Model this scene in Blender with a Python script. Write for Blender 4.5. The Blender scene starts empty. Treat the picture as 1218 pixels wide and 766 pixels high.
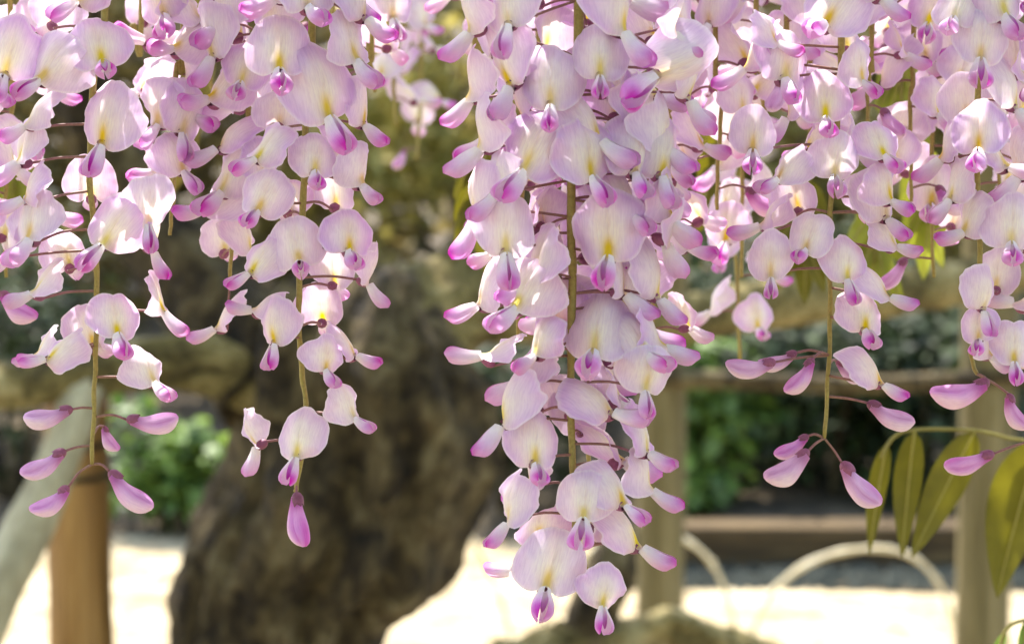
import bpy, math, random
import numpy as np
from mathutils import Vector, Matrix, noise

R = math.radians
random.seed(7)
rng = np.random.default_rng(11)
scene = bpy.context.scene
C = scene.collection

# ------------------------------------------------------------------ camera
CAM_Z, PITCH, FX = 1.5, R(7.6), 2866.0          # FX: focal length in photo pixels (1218 wide)
cam_d = bpy.data.cameras.new('camera')
cam = bpy.data.objects.new('camera', cam_d)
C.objects.link(cam)
cam.location = (0, 0, CAM_Z)
cam.rotation_euler = (R(90) - PITCH, 0, 0)
cam_d.sensor_width = 36
cam_d.lens = 36 * FX / 1218
cam_d.clip_start = 0.02
cam_d.clip_end = 1000
cam_d.dof.use_dof = True
cam_d.dof.focus_distance = 0.795
cam_d.dof.aperture_fstop = 16.0
scene.camera = cam

# ------------------------------------------------------------------ sky, sun, exposure
SUN_EL, SUN_AZ = R(58), R(-28)                   # azimuth from +Y clockwise: beyond the arbour, a little to the left
world = bpy.data.worlds.new('World')
scene.world = world
world.use_nodes = True
wn = world.node_tree
sky = wn.nodes.new('ShaderNodeTexSky')
sky.sky_type = 'NISHITA'
sky.sun_disc = False
sky.sun_elevation = SUN_EL
sky.sun_rotation = SUN_AZ
sky.dust_density = 2.0
bg = wn.nodes['Background']
bg.inputs['Strength'].default_value = 0.15
wn.links.new(sky.outputs['Color'], bg.inputs['Color'])
sun_d = bpy.data.lights.new('sun', 'SUN')
sun_d.energy = 2.8
sun_d.angle = R(0.53)
sun_d.color = (1.0, 0.95, 0.87)
sun = bpy.data.objects.new('sun', sun_d)
C.objects.link(sun)
sdir = Vector((math.sin(SUN_AZ) * math.cos(SUN_EL), math.cos(SUN_AZ) * math.cos(SUN_EL), math.sin(SUN_EL)))
sun.rotation_euler = (-sdir).to_track_quat('-Z', 'Y').to_euler()
sun.location = sdir * 20
vs = scene.view_settings
vs.view_transform = 'Standard'
vs.look = 'None'
vs.exposure = 2.38
vs.gamma = 1.0
vs.use_curve_mapping = False
scene.cycles.use_denoising = True
scene.cycles.max_bounces = 8
scene.cycles.transparent_max_bounces = 8
scene.cycles.caustics_reflective = False
scene.cycles.caustics_refractive = False

# ------------------------------------------------------------------ pixel helpers
_f = Vector((0, math.cos(PITCH), -math.sin(PITCH)))
_u = Vector((0, math.sin(PITCH), math.cos(PITCH)))
_c = Vector((0, 0, CAM_Z))


def ray(px, py):
    return _f + Vector((1, 0, 0)) * ((px - 609) / FX) - _u * ((py - 383) / FX)


def PY(px, py, Y):
    """world point under a photo pixel on the upright plane y = Y"""
    d = ray(px, py)
    return _c + d * (Y / d.y)


def PG(px, py, z=0.0):
    d = ray(px, py)
    return _c + d * ((z - CAM_Z) / d.z)


def px2m(n, Y):
    return n * Y / FX


# ------------------------------------------------------------------ colours and materials
def lin(r, g, b):
    def f(c):
        c /= 255.0
        return c / 12.92 if c <= 0.04045 else ((c + 0.055) / 1.055) ** 2.4
    return np.array((f(r), f(g), f(b)))


def new_mat(name):
    m = bpy.data.materials.new(name)
    m.use_nodes = True
    nt = m.node_tree
    nt.nodes.clear()
    out = nt.nodes.new('ShaderNodeOutputMaterial')
    return m, nt, out


def N(nt, t, **kw):
    n = nt.nodes.new(t)
    for k, v in kw.items():
        setattr(n, k, v)
    return n


def ramp(nt, fac, stops):
    r = N(nt, 'ShaderNodeValToRGB')
    el = r.color_ramp.elements
    while len(el) < len(stops):
        el.new(0.5)
    for e, (p, c) in zip(el, stops):
        e.position = p
        e.color = (*c, 1)
    nt.links.new(fac, r.inputs['Fac'])
    return r.outputs['Color']


def noise_tex(nt, scale, detail=5, rough=0.6, coord='Object', stretch=None, dist=0.0):
    tc = N(nt, 'ShaderNodeTexCoord')
    vec = tc.outputs[coord]
    if stretch:
        mp = N(nt, 'ShaderNodeMapping')
        mp.inputs['Scale'].default_value = stretch
        nt.links.new(vec, mp.inputs['Vector'])
        vec = mp.outputs['Vector']
    n = N(nt, 'ShaderNodeTexNoise')
    n.inputs['Scale'].default_value = scale
    n.inputs['Detail'].default_value = detail
    n.inputs['Roughness'].default_value = rough
    n.inputs['Distortion'].default_value = dist
    nt.links.new(vec, n.inputs['Vector'])
    return n


def petal_material():
    """translucent petal; pigment and painted rim highlight come from the mesh's own colour attribute, veins from stretched noise"""
    m, nt, out = new_mat('petal')
    at = N(nt, 'ShaderNodeAttribute', attribute_name='Col')
    oi = N(nt, 'ShaderNodeObjectInfo')
    hs = N(nt, 'ShaderNodeHueSaturation')
    mr = N(nt, 'ShaderNodeMapRange')
    mr.inputs['To Min'].default_value = 0.475
    mr.inputs['To Max'].default_value = 0.505
    nt.links.new(oi.outputs['Random'], mr.inputs['Value'])
    nt.links.new(mr.outputs['Result'], hs.inputs['Hue'])
    ms = N(nt, 'ShaderNodeMath', operation='MULTIPLY')
    ms.inputs[1].default_value = 7.31
    fr = N(nt, 'ShaderNodeMath', operation='FRACT')
    nt.links.new(oi.outputs['Random'], ms.inputs[0])
    nt.links.new(ms.outputs[0], fr.inputs[0])
    m2 = N(nt, 'ShaderNodeMapRange')
    m2.inputs['To Min'].default_value = 0.8
    m2.inputs['To Max'].default_value = 1.3
    nt.links.new(fr.outputs[0], m2.inputs['Value'])
    nt.links.new(m2.outputs['Result'], hs.inputs['Saturation'])
    nt.links.new(at.outputs['Color'], hs.inputs['Color'])
    # fine veins running up the petal + soft blotches
    vn = noise_tex(nt, 16, 3, 0.55, 'UV', (3.2, 0.35, 1))
    bl = noise_tex(nt, 3.0, 3, 0.5, 'Object')
    mx = N(nt, 'ShaderNodeMix', data_type='RGBA', blend_type='MULTIPLY')
    mx.inputs['Factor'].default_value = 0.75
    vr = ramp(nt, vn.outputs['Fac'], [(0.32, (0.86, 0.80, 0.90)), (0.6, (1, 1, 1))])
    nt.links.new(hs.outputs['Color'], mx.inputs['A'])
    nt.links.new(vr, mx.inputs['B'])
    mx2 = N(nt, 'ShaderNodeMix', data_type='RGBA', blend_type='MULTIPLY')
    mx2.inputs['Factor'].default_value = 0.5
    br = ramp(nt, bl.outputs['Fac'], [(0.35, (0.93, 0.86, 0.96)), (0.6, (1, 1, 1))])
    nt.links.new(mx.outputs['Result'], mx2.inputs['A'])
    nt.links.new(br, mx2.inputs['B'])
    # a few tan freckles and bruises
    fk = noise_tex(nt, 330, 2, 0.5, 'Object')
    fm = N(nt, 'ShaderNodeMapRange')
    fm.inputs['From Min'].default_value = 0.70
    fm.inputs['From Max'].default_value = 0.78
    fm.inputs['To Max'].default_value = 0.4
    nt.links.new(fk.outputs['Fac'], fm.inputs['Value'])
    mx3 = N(nt, 'ShaderNodeMix', data_type='RGBA')
    mx3.inputs['B'].default_value = (*T(186, 140, 128), 1)
    nt.links.new(fm.outputs['Result'], mx3.inputs['Factor'])
    nt.links.new(mx2.outputs['Result'], mx3.inputs['A'])
    col = mx3.outputs['Result']
    bmp = N(nt, 'ShaderNodeBump')
    bmp.inputs['Strength'].default_value = 0.4
    bmp.inputs['Distance'].default_value = 0.0006
    nt.links.new(vn.outputs['Fac'], bmp.inputs['Height'])
    p = N(nt, 'ShaderNodeBsdfPrincipled')
    p.inputs['Roughness'].default_value = 0.55
    p.inputs['Specular IOR Level'].default_value = 0.3
    p.inputs['Sheen Weight'].default_value = 0.15
    tr = N(nt, 'ShaderNodeBsdfTranslucent')
    nt.links.new(col, p.inputs['Base Color'])
    nt.links.new(col, tr.inputs['Color'])
    nt.links.new(bmp.outputs['Normal'], p.inputs['Normal'])
    mix = N(nt, 'ShaderNodeMixShader')
    mix.inputs['Fac'].default_value = 0.33
    nt.links.new(p.outputs['BSDF'], mix.inputs[1])
    nt.links.new(tr.outputs['BSDF'], mix.inputs[2])
    nt.links.new(mix.outputs['Shader'], out.inputs['Surface'])
    return m


def stem_material():
    m, nt, out = new_mat('stem')
    at = N(nt, 'ShaderNodeAttribute', attribute_name='Col')
    n = noise_tex(nt, 900, 3, 0.6)
    rr = ramp(nt, n.outputs['Fac'], [(0.3, (0.7, 0.66, 0.6)), (0.65, (1.1, 1.1, 1.05))])
    mx = N(nt, 'ShaderNodeMix', data_type='RGBA', blend_type='MULTIPLY')
    mx.inputs['Factor'].default_value = 0.8
    nt.links.new(at.outputs['Color'], mx.inputs['A'])
    nt.links.new(rr, mx.inputs['B'])
    p = N(nt, 'ShaderNodeBsdfPrincipled')
    p.inputs['Roughness'].default_value = 0.6
    p.inputs['Subsurface Weight'].default_value = 0.0
    nt.links.new(mx.outputs['Result'], p.inputs['Base Color'])
    nt.links.new(p.outputs['BSDF'], out.inputs['Surface'])
    return m


def leaf_material(name, c1, c2, trans=0.4, rough=0.45):
    m, nt, out = new_mat(name)
    geo = N(nt, 'ShaderNodeNewGeometry')
    col = ramp(nt, geo.outputs['Random Per Island'], [(0.0, c1), (1.0, c2)])
    n = noise_tex(nt, 60, 3)
    rr = ramp(nt, n.outputs['Fac'], [(0.3, (0.75, 0.75, 0.7)), (0.7, (1.15, 1.15, 1.1))])
    mx = N(nt, 'ShaderNodeMix', data_type='RGBA', blend_type='MULTIPLY')
    mx.inputs['Factor'].default_value = 1.0
    nt.links.new(col, mx.inputs['A'])
    nt.links.new(rr, mx.inputs['B'])
    p = N(nt, 'ShaderNodeBsdfPrincipled')
    p.inputs['Roughness'].default_value = rough
    tr = N(nt, 'ShaderNodeBsdfTranslucent')
    nt.links.new(mx.outputs['Result'], p.inputs['Base Color'])
    nt.links.new(mx.outputs['Result'], tr.inputs['Color'])
    mix = N(nt, 'ShaderNodeMixShader')
    mix.inputs['Fac'].default_value = trans
    nt.links.new(p.outputs['BSDF'], mix.inputs[1])
    nt.links.new(tr.outputs['BSDF'], mix.inputs[2])
    nt.links.new(mix.outputs['Shader'], out.inputs['Surface'])
    return m


def rough_material(name, stops, scale, stretch=None, bump=0.5, dist=0.01, rough=0.85, coord='Object', distort=0.6):
    m, nt, out = new_mat(name)
    n = noise_tex(nt, scale, 8, 0.65, coord, stretch, distort)
    n2 = noise_tex(nt, scale * 5, 5, 0.6, coord, stretch)
    add = N(nt, 'ShaderNodeMath', operation='MULTIPLY_ADD')
    nt.links.new(n2.outputs['Fac'], add.inputs[0])
    add.inputs[1].default_value = 0.35
    ad2 = N(nt, 'ShaderNodeMath', operation='SUBTRACT')
    nt.links.new(n.outputs['Fac'], ad2.inputs[0])
    ad2.inputs[1].default_value = 0.17
    nt.links.new(ad2.outputs[0], add.inputs[2])
    col = ramp(nt, add.outputs[0], stops)
    b = N(nt, 'ShaderNodeBump')
    b.inputs['Strength'].default_value = bump
    b.inputs['Distance'].default_value = dist
    nt.links.new(add.outputs[0], b.inputs['Height'])
    p = N(nt, 'ShaderNodeBsdfPrincipled')
    p.inputs['Roughness'].default_value = rough
    p.inputs['Specular IOR Level'].default_value = 0.3
    nt.links.new(col, p.inputs['Base Color'])
    nt.links.new(b.outputs['Normal'], p.inputs['Normal'])
    nt.links.new(p.outputs['BSDF'], out.inputs['Surface'])
    return m


T = lambda *c: tuple(float(x) for x in lin(*c))
M_PETAL = petal_material()
M_STEM = stem_material()
M_BARK = rough_material('bark', [(0.34, T(20, 15, 9)), (0.44, T(56, 45, 27)), (0.54, T(90, 76, 48)), (0.68, T(138, 124, 90))],
                        15, (1, 1, 0.75), 1.0, 0.05)
M_SUNLIT_MOSS = rough_material('sunlit_mossy_bark', [(0.34, T(56, 47, 24)), (0.46, T(106, 94, 54)), (0.56, T(144, 130, 84)), (0.68, T(178, 164, 120))],  # mossy bark, its colour lightened to stand in for sun on the limbs
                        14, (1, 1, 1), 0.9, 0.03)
M_GREY = rough_material('pale_bark', [(0.3, T(120, 112, 88)), (0.55, T(168, 160, 132)), (0.75, T(200, 192, 165))], 14, (1, 1, 0.5), 0.5, 0.01)
M_TAN = rough_material('tan_wood', [(0.34, T(100, 70, 32)), (0.5, T(142, 104, 54)), (0.66, T(172, 134, 78))], 14, (3, 3, 0.12), 0.3, 0.004, 0.6)
M_POST = rough_material('weathered_wood', [(0.3, T(74, 66, 42)), (0.5, T(104, 94, 62)), (0.7, T(136, 124, 90))], 10, (3, 3, 0.2), 0.4, 0.006)
M_BEAM = rough_material('timber', [(0.34, T(40, 31, 16)), (0.5, T(68, 53, 29)), (0.66, T(94, 76, 46))], 6, (0.3, 3, 3), 0.4, 0.006)
M_SAND = rough_material('sand', [(0.36, T(118, 104, 76)), (0.5, T(152, 136, 104)), (0.64, T(182, 168, 134))], 7, None, 0.3, 0.01, 0.9)
M_SOIL = rough_material('soil', [(0.3, T(50, 42, 30)), (0.55, T(86, 74, 54)), (0.75, T(118, 104, 80))], 6, None, 0.8, 0.03, 0.95)
M_BAMBOO = rough_material('bamboo', [(0.3, T(164, 150, 112)), (0.55, T(196, 184, 150)), (0.75, T(214, 204, 176))], 8, (1, 1, 1), 0.15, 0.003, 0.45)
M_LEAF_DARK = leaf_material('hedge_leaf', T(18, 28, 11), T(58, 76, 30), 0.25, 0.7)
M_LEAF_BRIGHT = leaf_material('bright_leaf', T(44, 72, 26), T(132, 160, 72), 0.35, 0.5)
M_LEAF_LIGHT = leaf_material('spring_leaf', T(104, 118, 34), T(172, 172, 60), 0.5)
M_LEAF_OLIVE = leaf_material('bronze_leaf', T(80, 80, 14), T(116, 108, 24), 0.55)
M_LEAF_FAR = leaf_material('far_leaf', T(92, 82, 42), T(150, 132, 78), 0.45, 0.75)
M_LEAF_WARM = leaf_material('warm_leaf', T(122, 116, 48), T(178, 166, 92), 0.5, 0.7)


# ------------------------------------------------------------------ mesh helpers
def mesh_obj(name, verts, faces, mat, parent=None, cols=None, uvs=None, smooth=True):
    me = bpy.data.meshes.new(name)
    me.from_pydata([tuple(v) for v in verts], [], faces)
    if cols is not None:
        a = me.color_attributes.new('Col', 'FLOAT_COLOR', 'POINT')
        c4 = np.ones((len(verts), 4), dtype=np.float32)
        c4[:, :3] = np.asarray(cols)
        a.data.foreach_set('color', c4.ravel())
    if uvs is not None:
        uv = me.uv_layers.new(name='UVMap')
        li = np.empty(len(me.loops), dtype=np.int32)
        me.loops.foreach_get('vertex_index', li)
        uv.data.foreach_set('uv', np.asarray(uvs, dtype=np.float32)[li].ravel())
    if smooth:
        me.polygons.foreach_set('use_smooth', [True] * len(me.polygons))
    me.materials.append(mat)
    me.update()
    o = bpy.data.objects.new(name, me)
    C.objects.link(o)
    if parent is not None:
        o.parent = parent
    return o


def link_copy(src_mesh, name, parent, mat4=None):
    o = bpy.data.objects.new(name, src_mesh)
    C.objects.link(o)
    o.parent = parent
    if mat4 is not None:
        o.matrix_local = mat4
    return o


def empty(name, loc=(0, 0, 0)):
    o = bpy.data.objects.new(name, None)
    o.empty_display_size = 0.05
    C.objects.link(o)
    o.location = loc
    return o


def tag(o, label=None, cat=None, group=None, kind=None):
    if label:
        o['label'] = label
    if cat:
        o['category'] = cat
    if group:
        o['group'] = group
    if kind:
        o['kind'] = kind
    return o


def spline(pts, n):
    """Catmull-Rom through pts (Vectors or tuples of any length)"""
    P = [np.array(p, dtype=float) for p in pts]
    P = [2 * P[0] - P[1]] + P + [2 * P[-1] - P[-2]]
    out = []
    segs = len(P) - 3
    for i in range(n):
        s = i / (n - 1) * segs
        k = min(int(s), segs - 1)
        t = s - k
        a, b, c, d = P[k:k + 4]
        out.append(0.5 * ((2 * b) + (c - a) * t + (2 * a - 5 * b + 4 * c - d) * t * t + (3 * b - a - 3 * c + d) * t ** 3))
    return np.array(out)


def tube(path, radii, seg=8, cap=True, lump=0.0, lump_scale=6.0, seed=0.0, ridges=0, ridge=0.0):
    path = np.asarray(path, dtype=float)
    n = len(path)
    verts, faces = [], []
    prev = None
    for i in range(n):
        t = path[min(i + 1, n - 1)] - path[max(i - 1, 0)]
        t = Vector(t).normalized()
        if prev is None:
            a = Vector((1, 0, 0)) if abs(t.x) < 0.8 else Vector((0, 1, 0))
            nrm = t.cross(a).normalized()
        else:
            nrm = (prev - t * prev.dot(t)).normalized()
        prev = nrm
        bi = t.cross(nrm)
        for k in range(seg):
            a = 2 * math.pi * k / seg
            d = nrm * math.cos(a) + bi * math.sin(a)
            r = radii[i]
            p = Vector(path[i]) + d * r
            if lump:
                q = p * lump_scale + Vector((seed, seed * 1.7, 0))
                r *= 1 + lump * noise.noise(q) + lump * 0.5 * noise.noise(q * 2.3) + lump * 0.3 * noise.noise(q * 5.1)
                if ridge:
                    r *= 1 + ridge * noise.noise(Vector((math.cos(a + path[i][2] * 1.6) * ridges, math.sin(a + path[i][2] * 1.6) * ridges, path[i][2] * 1.5 + seed)))
                p = Vector(path[i]) + d * r
            verts.append(p)
    for i in range(n - 1):
        for k in range(seg):
            k2 = (k + 1) % seg
            faces.append((i * seg + k, i * seg + k2, (i + 1) * seg + k2, (i + 1) * seg + k))
    if cap:
        faces.append(tuple(range(seg))[::-1])
        faces.append(tuple((n - 1) * seg + k for k in range(seg)))
    return verts, faces


def box(x0, x1, y0, y1, z0, z1, j=0.0):
    v = [(x, y, z) for x in (x0, x1) for y in (y0, y1) for z in (z0, z1)]
    v = [Vector(p) + Vector((random.uniform(-j, j), random.uniform(-j, j), random.uniform(-j, j))) for p in v]
    f = [(0, 1, 3, 2), (4, 6, 7, 5), (0, 4, 5, 1), (2, 3, 7, 6), (0, 2, 6, 4), (1, 5, 7, 3)]
    return v, f


def leaf_cloud(centers, length, width, droop=0.3, up_bias=0.6):
    """numpy: a curved six-vertex leaf at each centre"""
    n = len(centers)
    az = rng.uniform(0, 2 * np.pi, n)
    el = rng.normal(-droop, 0.45, n)
    d = np.stack([np.cos(az) * np.cos(el), np.sin(az) * np.cos(el), np.sin(el)], 1)
    up = np.stack([rng.normal(0, 0.5, n), rng.normal(0, 0.5, n), np.full(n, up_bias)], 1)
    s = np.cross(d, up)
    s /= np.linalg.norm(s, axis=1)[:, None] + 1e-9
    nn = np.cross(s, d)
    L = length * rng.uniform(0.6, 1.25, n)[:, None]
    W = width * rng.uniform(0.7, 1.2, n)[:, None]
    c = np.asarray(centers)
    v = np.stack([c, c + d * L * 0.35 + s * W * 0.5 + nn * L * 0.06, c + d * L * 0.35 - s * W * 0.5 + nn * L * 0.06,
                  c + d * L * 0.72 + s * W * 0.36 + nn * L * 0.03, c + d * L * 0.72 - s * W * 0.36 + nn * L * 0.03,
                  c + d * L - nn * L * 0.06], 1).reshape(-1, 3)
    b = np.arange(n)[:, None] * 6
    q = np.concatenate([b + np.array([[0, 2, 1, 1]])], 1)
    faces = []
    for i in range(n):
        k = i * 6
        faces += [(k, k + 2, k + 1), (k + 1, k + 2, k + 4, k + 3), (k + 3, k + 4, k + 5)]
    return v, faces


# ------------------------------------------------------------------ the setting: ground, sand, bed
gv, gf = [], []
gx, gy = 60, 60
v, f = box(-200, 200, -60, 400, -0.3, -0.012)
tag(mesh_obj('ground', v, f, M_SOIL, smooth=False), kind='structure')
# pale sand court, a gently uneven sheet
nx, ny = 80, 60
sv = []
for j in range(ny + 1):
    for i in range(nx + 1):
        x = -9 + 18 * i / nx
        y = -3 + (9.05 + 0.55 * float(x < 0.3)) * j / ny
        if j == ny:
            y += 0.16 * noise.noise(Vector((x * 1.4, 3.1, 0)))
        sv.append((x, y, 0.012 * noise.noise(Vector((x * 0.9, y * 0.9, 0)))))
sf = [(j * (nx + 1) + i, j * (nx + 1) + i + 1, (j + 1) * (nx + 1) + i + 1, (j + 1) * (nx + 1) + i) for j in range(ny) for i in range(nx)]
tag(mesh_obj('sand_court', sv, sf, M_SAND), kind='structure')
# raised planting bed behind the timber edging
bv = []
nx, ny = 60, 24
for j in range(ny + 1):
    for i in range(nx + 1):
        x = 0.36 + 8 * i / nx
        y = 6.39 + 6.0 * j / ny
        bv.append((x, y, 0.06 + 0.05 * noise.noise(Vector((x * 2, y * 2, 4)))))
bf = [(j * (nx + 1) + i, j * (nx + 1) + i + 1, (j + 1) * (nx + 1) + i + 1, (j + 1) * (nx + 1) + i) for j in range(ny) for i in range(nx)]
tag(mesh_obj('planting_bed', bv, bf, M_SOIL), kind='structure')

# timber edging: separate baulks end to end
xs = [0.36, 1.22, 2.1]
for k in range(2):
    v, f = box(xs[k] + 0.006, xs[k + 1] - 0.006, 6.27, 6.39, -0.02, 0.115, 0.004)
    o = mesh_obj('edging_timber', v, f, M_BEAM, smooth=False)
    bm = o.modifiers.new('bevel', 'BEVEL')
    bm.width = 0.012
    bm.segments = 2
    tag(o, ('square brown timber edging the bed between the two grey posts', 'square brown timber running on behind the grey brown post')[k], 'timber', 'timbers edging the planting bed')

# gravel strip between sand and timber (uncountable)
gverts, gfaces = [], []
for k in range(2600):
    x, y = rng.uniform(0.3, 2.9), rng.uniform(6.02, 6.27)
    s = rng.uniform(0.006, 0.018)
    b = len(gverts)
    for d in ((1, 0, 0), (-1, 0, 0), (0, 1, 0), (0, -1, 0), (0, 0, 1), (0, 0, -0.6)):
        gverts.append((x + d[0] * s * rng.uniform(.7, 1.2), y + d[1] * s * rng.uniform(.7, 1.2), 0.004 + s * 0.4 + d[2] * s * rng.uniform(.6, 1)))
    for a in (0, 1):
        for c in (2, 3):
            for e in (4, 5):
                gfaces.append((b + a, b + c, b + e))
M_GRAVEL = rough_material('gravel', [(0.3, T(26, 31, 26)), (0.55, T(46, 51, 42)), (0.75, T(78, 78, 66))], 20, None, 0.2, 0.004)
tag(mesh_obj('gravel', gverts, gfaces, M_GRAVEL, smooth=False), 'dark grey gravel strip between the sand and the timber edging', 'gravel', kind='stuff')


# ------------------------------------------------------------------ the old wisteria: trunk and limbs
def px_path(pts, n=28):
    """pts: (px, py, Y, width_px) -> world path and radii"""
    P = []
    for (a, b, Y, w) in pts:
        p = PY(a, b, Y)
        P.append((p.x, p.y, p.z, px2m(w, Y) / 2))
    s = spline(P, n)
    return s[:, :3], np.maximum(s[:, 3], 0.003)


tree = empty('wisteria_tree', (PY(320, 766, 3.0).x, 3.0, 0))
tag(tree, 'thick gnarled brown wisteria trunk with spreading limbs behind the flowers', 'tree')


def tree_part(name, pts, mat, n=40, seg=28, lump=0.16, scale=7, seed=1.0, ridges=3.0, ridge=0.25, label=None, parent=tree):
    path, rad = px_path(pts, n)
    path = path - np.array(tree.location)
    v, f = tube(path, rad, seg, True, lump, scale, seed, ridges, ridge)
    o = mesh_obj(name, v, f, mat, parent)
    if label:
        o['label'] = label
    return o


base_w = 300
tree_part('trunk', [(270, 1440, 3.0, 380), (300, 1200, 3.0, 290), (305, 900, 3.0, 245), (316, 766, 3.0, 232), (345, 680, 3.0, 258),
                    (398, 590, 3.0, 300), (424, 510, 3.0, 296), (425, 440, 3.0, 290), (440, 385, 3.02, 220), (455, 350, 3.05, 130)],
          M_BARK, 90, 72, 0.17, 8, 1.0, 3.5, 0.36)
tree_part('limb', [(380, 470, 3.0, 150), (290, 440, 2.98, 95), (190, 432, 2.95, 66), (90, 446, 2.9, 58), (0, 458, 2.9, 60), (-200, 430, 2.9, 56)], M_SUNLIT_MOSS, 50, 24, seed=4)
tree_part('limb', [(420, 420, 3.02, 190), (530, 370, 3.05, 95), (650, 372, 3.1, 70), (800, 380, 3.2, 60), (930, 358, 3.3, 56), (1080, 345, 3.4, 50), (1320, 300, 3.6, 46)], M_SUNLIT_MOSS, 60, 24, seed=7)
tree_part('limb', [(330, 450, 3.0, 170), (240, 340, 3.05, 120), (160, 240, 3.1, 88), (100, 120, 3.1, 70), (80, -60, 3.1, 62), (60, -560, 3.1, 50)], M_BARK, 50, 24, seed=9)
tree_part('limb', [(470, 400, 3.02, 170), (560, 340, 3.1, 100), (640, 230, 3.2, 80), (690, 60, 3.2, 66), (700, -540, 3.3, 52)], M_SUNLIT_MOSS, 50, 24, seed=12)
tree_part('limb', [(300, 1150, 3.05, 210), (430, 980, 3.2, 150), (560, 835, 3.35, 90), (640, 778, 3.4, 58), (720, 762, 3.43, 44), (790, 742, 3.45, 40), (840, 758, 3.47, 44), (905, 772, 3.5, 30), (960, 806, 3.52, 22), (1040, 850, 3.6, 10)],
          M_SUNLIT_MOSS, 90, 32, 0.42, 21, 15)
tree_part('limb', [(690, 790, 3.42, 60), (700, 740, 3.42, 56), (722, 690, 3.42, 62), (738, 645, 3.43, 50), (742, 625, 3.43, 34)], M_BARK, 30, 20, 0.25, 14, 18)
tree_part('limb', [(-175, 1500, 2.8, 120), (-150, 1200, 2.8, 96), (-110, 960, 2.8, 82), (-60, 830, 2.8, 74), (-8, 715, 2.8, 62), (30, 640, 2.82, 56), (62, 570, 2.84, 50), (88, 500, 2.87, 46), (104, 445, 2.9, 40)], M_GREY, 40, 20, 0.1, 10, 21,
          label='smooth pale grey limb curving up beside the tan post')


# unseen leafy vine roof over the arbour, added to keep sun off the flowers
def in_px(n, x0, x1, y0, y1, z0, z1):
    return np.stack([rng.uniform(x0, x1, n), rng.uniform(y0, y1, n), rng.uniform(z0, z1, n)], 1)


cc = in_px(80000, -2.9, 2.9, -4.0, 4.4, 2.12, 2.42)
keep = np.array([noise.noise(Vector((c[0] * 1.7, c[1] * 1.7, 0.3))) > (-0.34 if c[1] < 1.75 else -0.16) for c in cc])
keep &= (rng.random(len(cc)) < 0.40) | (cc[:, 1] > 1.75) | (cc[:, 1] < 0.0)      # thinned above the flowers to let top light and dapples through
cc = cc[keep]
v, f = leaf_cloud(cc - np.array(tree.location), 0.075, 0.034, 0.15, 1.4)
shade_crown = mesh_obj('shade_crown', v, f, M_LEAF_LIGHT, tree, smooth=False)

# arbour: posts, rails, overhead poles
def round_post(px, Y, w, top_z, mat, label, lean=0.0, seg=20, group=None):
    b = PY(px, 600, Y)
    r = px2m(w, Y) / 2
    root = empty('wooden_post', (b.x, Y, 0))
    tag(root, label, 'post', group)
    path = [(lean * z / 2, 0, z) for z in np.linspace(-0.15, top_z, 30)]
    v, f = tube(path, [r * (1 + 0.02 * math.sin(i * 1.3)) for i in range(30)], seg, True, 0.035, 5, px)
    mesh_obj('shaft', v, f, mat, root)
    # dark wire lashing
    for zz in (top_z - 0.1, top_z - 0.06):
        p2 = [(math.cos(t) * (r + 0.003) + lean * zz / 2, math.sin(t) * (r + 0.003), zz) for t in np.linspace(0, 2 * math.pi, 25)]
        v, f = tube(p2, [0.004] * 25, 6)
        mesh_obj('lashing', v, f, M_BARK, root)
    return root


round_post(93, 2.97, 78, PY(93, 470, 2.97).z, M_TAN, 'smooth tan wooden post beside the pale grey limb')
round_post(786, 4.2, 58, 2.06, M_POST, 'olive grey wooden post behind the longest flower cluster')
round_post(1172, 4.2, 66, 2.06, M_POST, 'grey brown wooden post behind the hanging bronze leaflets')
# rails between the two right-hand posts
for (y0, y1, Y, w, lab) in ((456, 450, 4.16, 22, 'thin brown rail tied across the two grey posts'),):
    a, b = PY(700, y0, Y), PY(1330, y1, Y)
    path = [a.lerp(b, t) + Vector((0, 0, 0.006 * math.sin(t * 9))) for t in np.linspace(0, 1, 24)]
    v, f = tube(path, [px2m(w, Y) / 2] * 24, 14, True, 0.08, 9, y0)
    tag(mesh_obj('wooden_rail', v, f, M_BARK), lab, 'rail')
trel = empty('arbour_roof', (0, 2.1, 2.0))
tag(trel, 'bamboo pole lattice roof of the arbour above the hanging flowers', 'arbour roof')
for k, yy in enumerate(np.arange(-4.0, 4.5, 0.42)):
    path = [(x, yy - 2.1, 0.085 + 0.01 * math.sin(x * 2 + k)) for x in np.linspace(-3, 3, 12)]
    v, f = tube(path, [0.016] * 12, 8)
    mesh_obj('cross_pole', v, f, M_POST, trel)
for k, xx in enumerate((-2.4, -1.62, -0.62, 0.26, 0.82, 1.6, 2.4)):
    path = [(xx, y - 2.1, 0.055) for y in np.linspace(-4.1, 4.5, 10)]
    v, f = tube(path, [0.018] * 10, 8)
    mesh_obj('long_pole', v, f, M_POST, trel)

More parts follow.
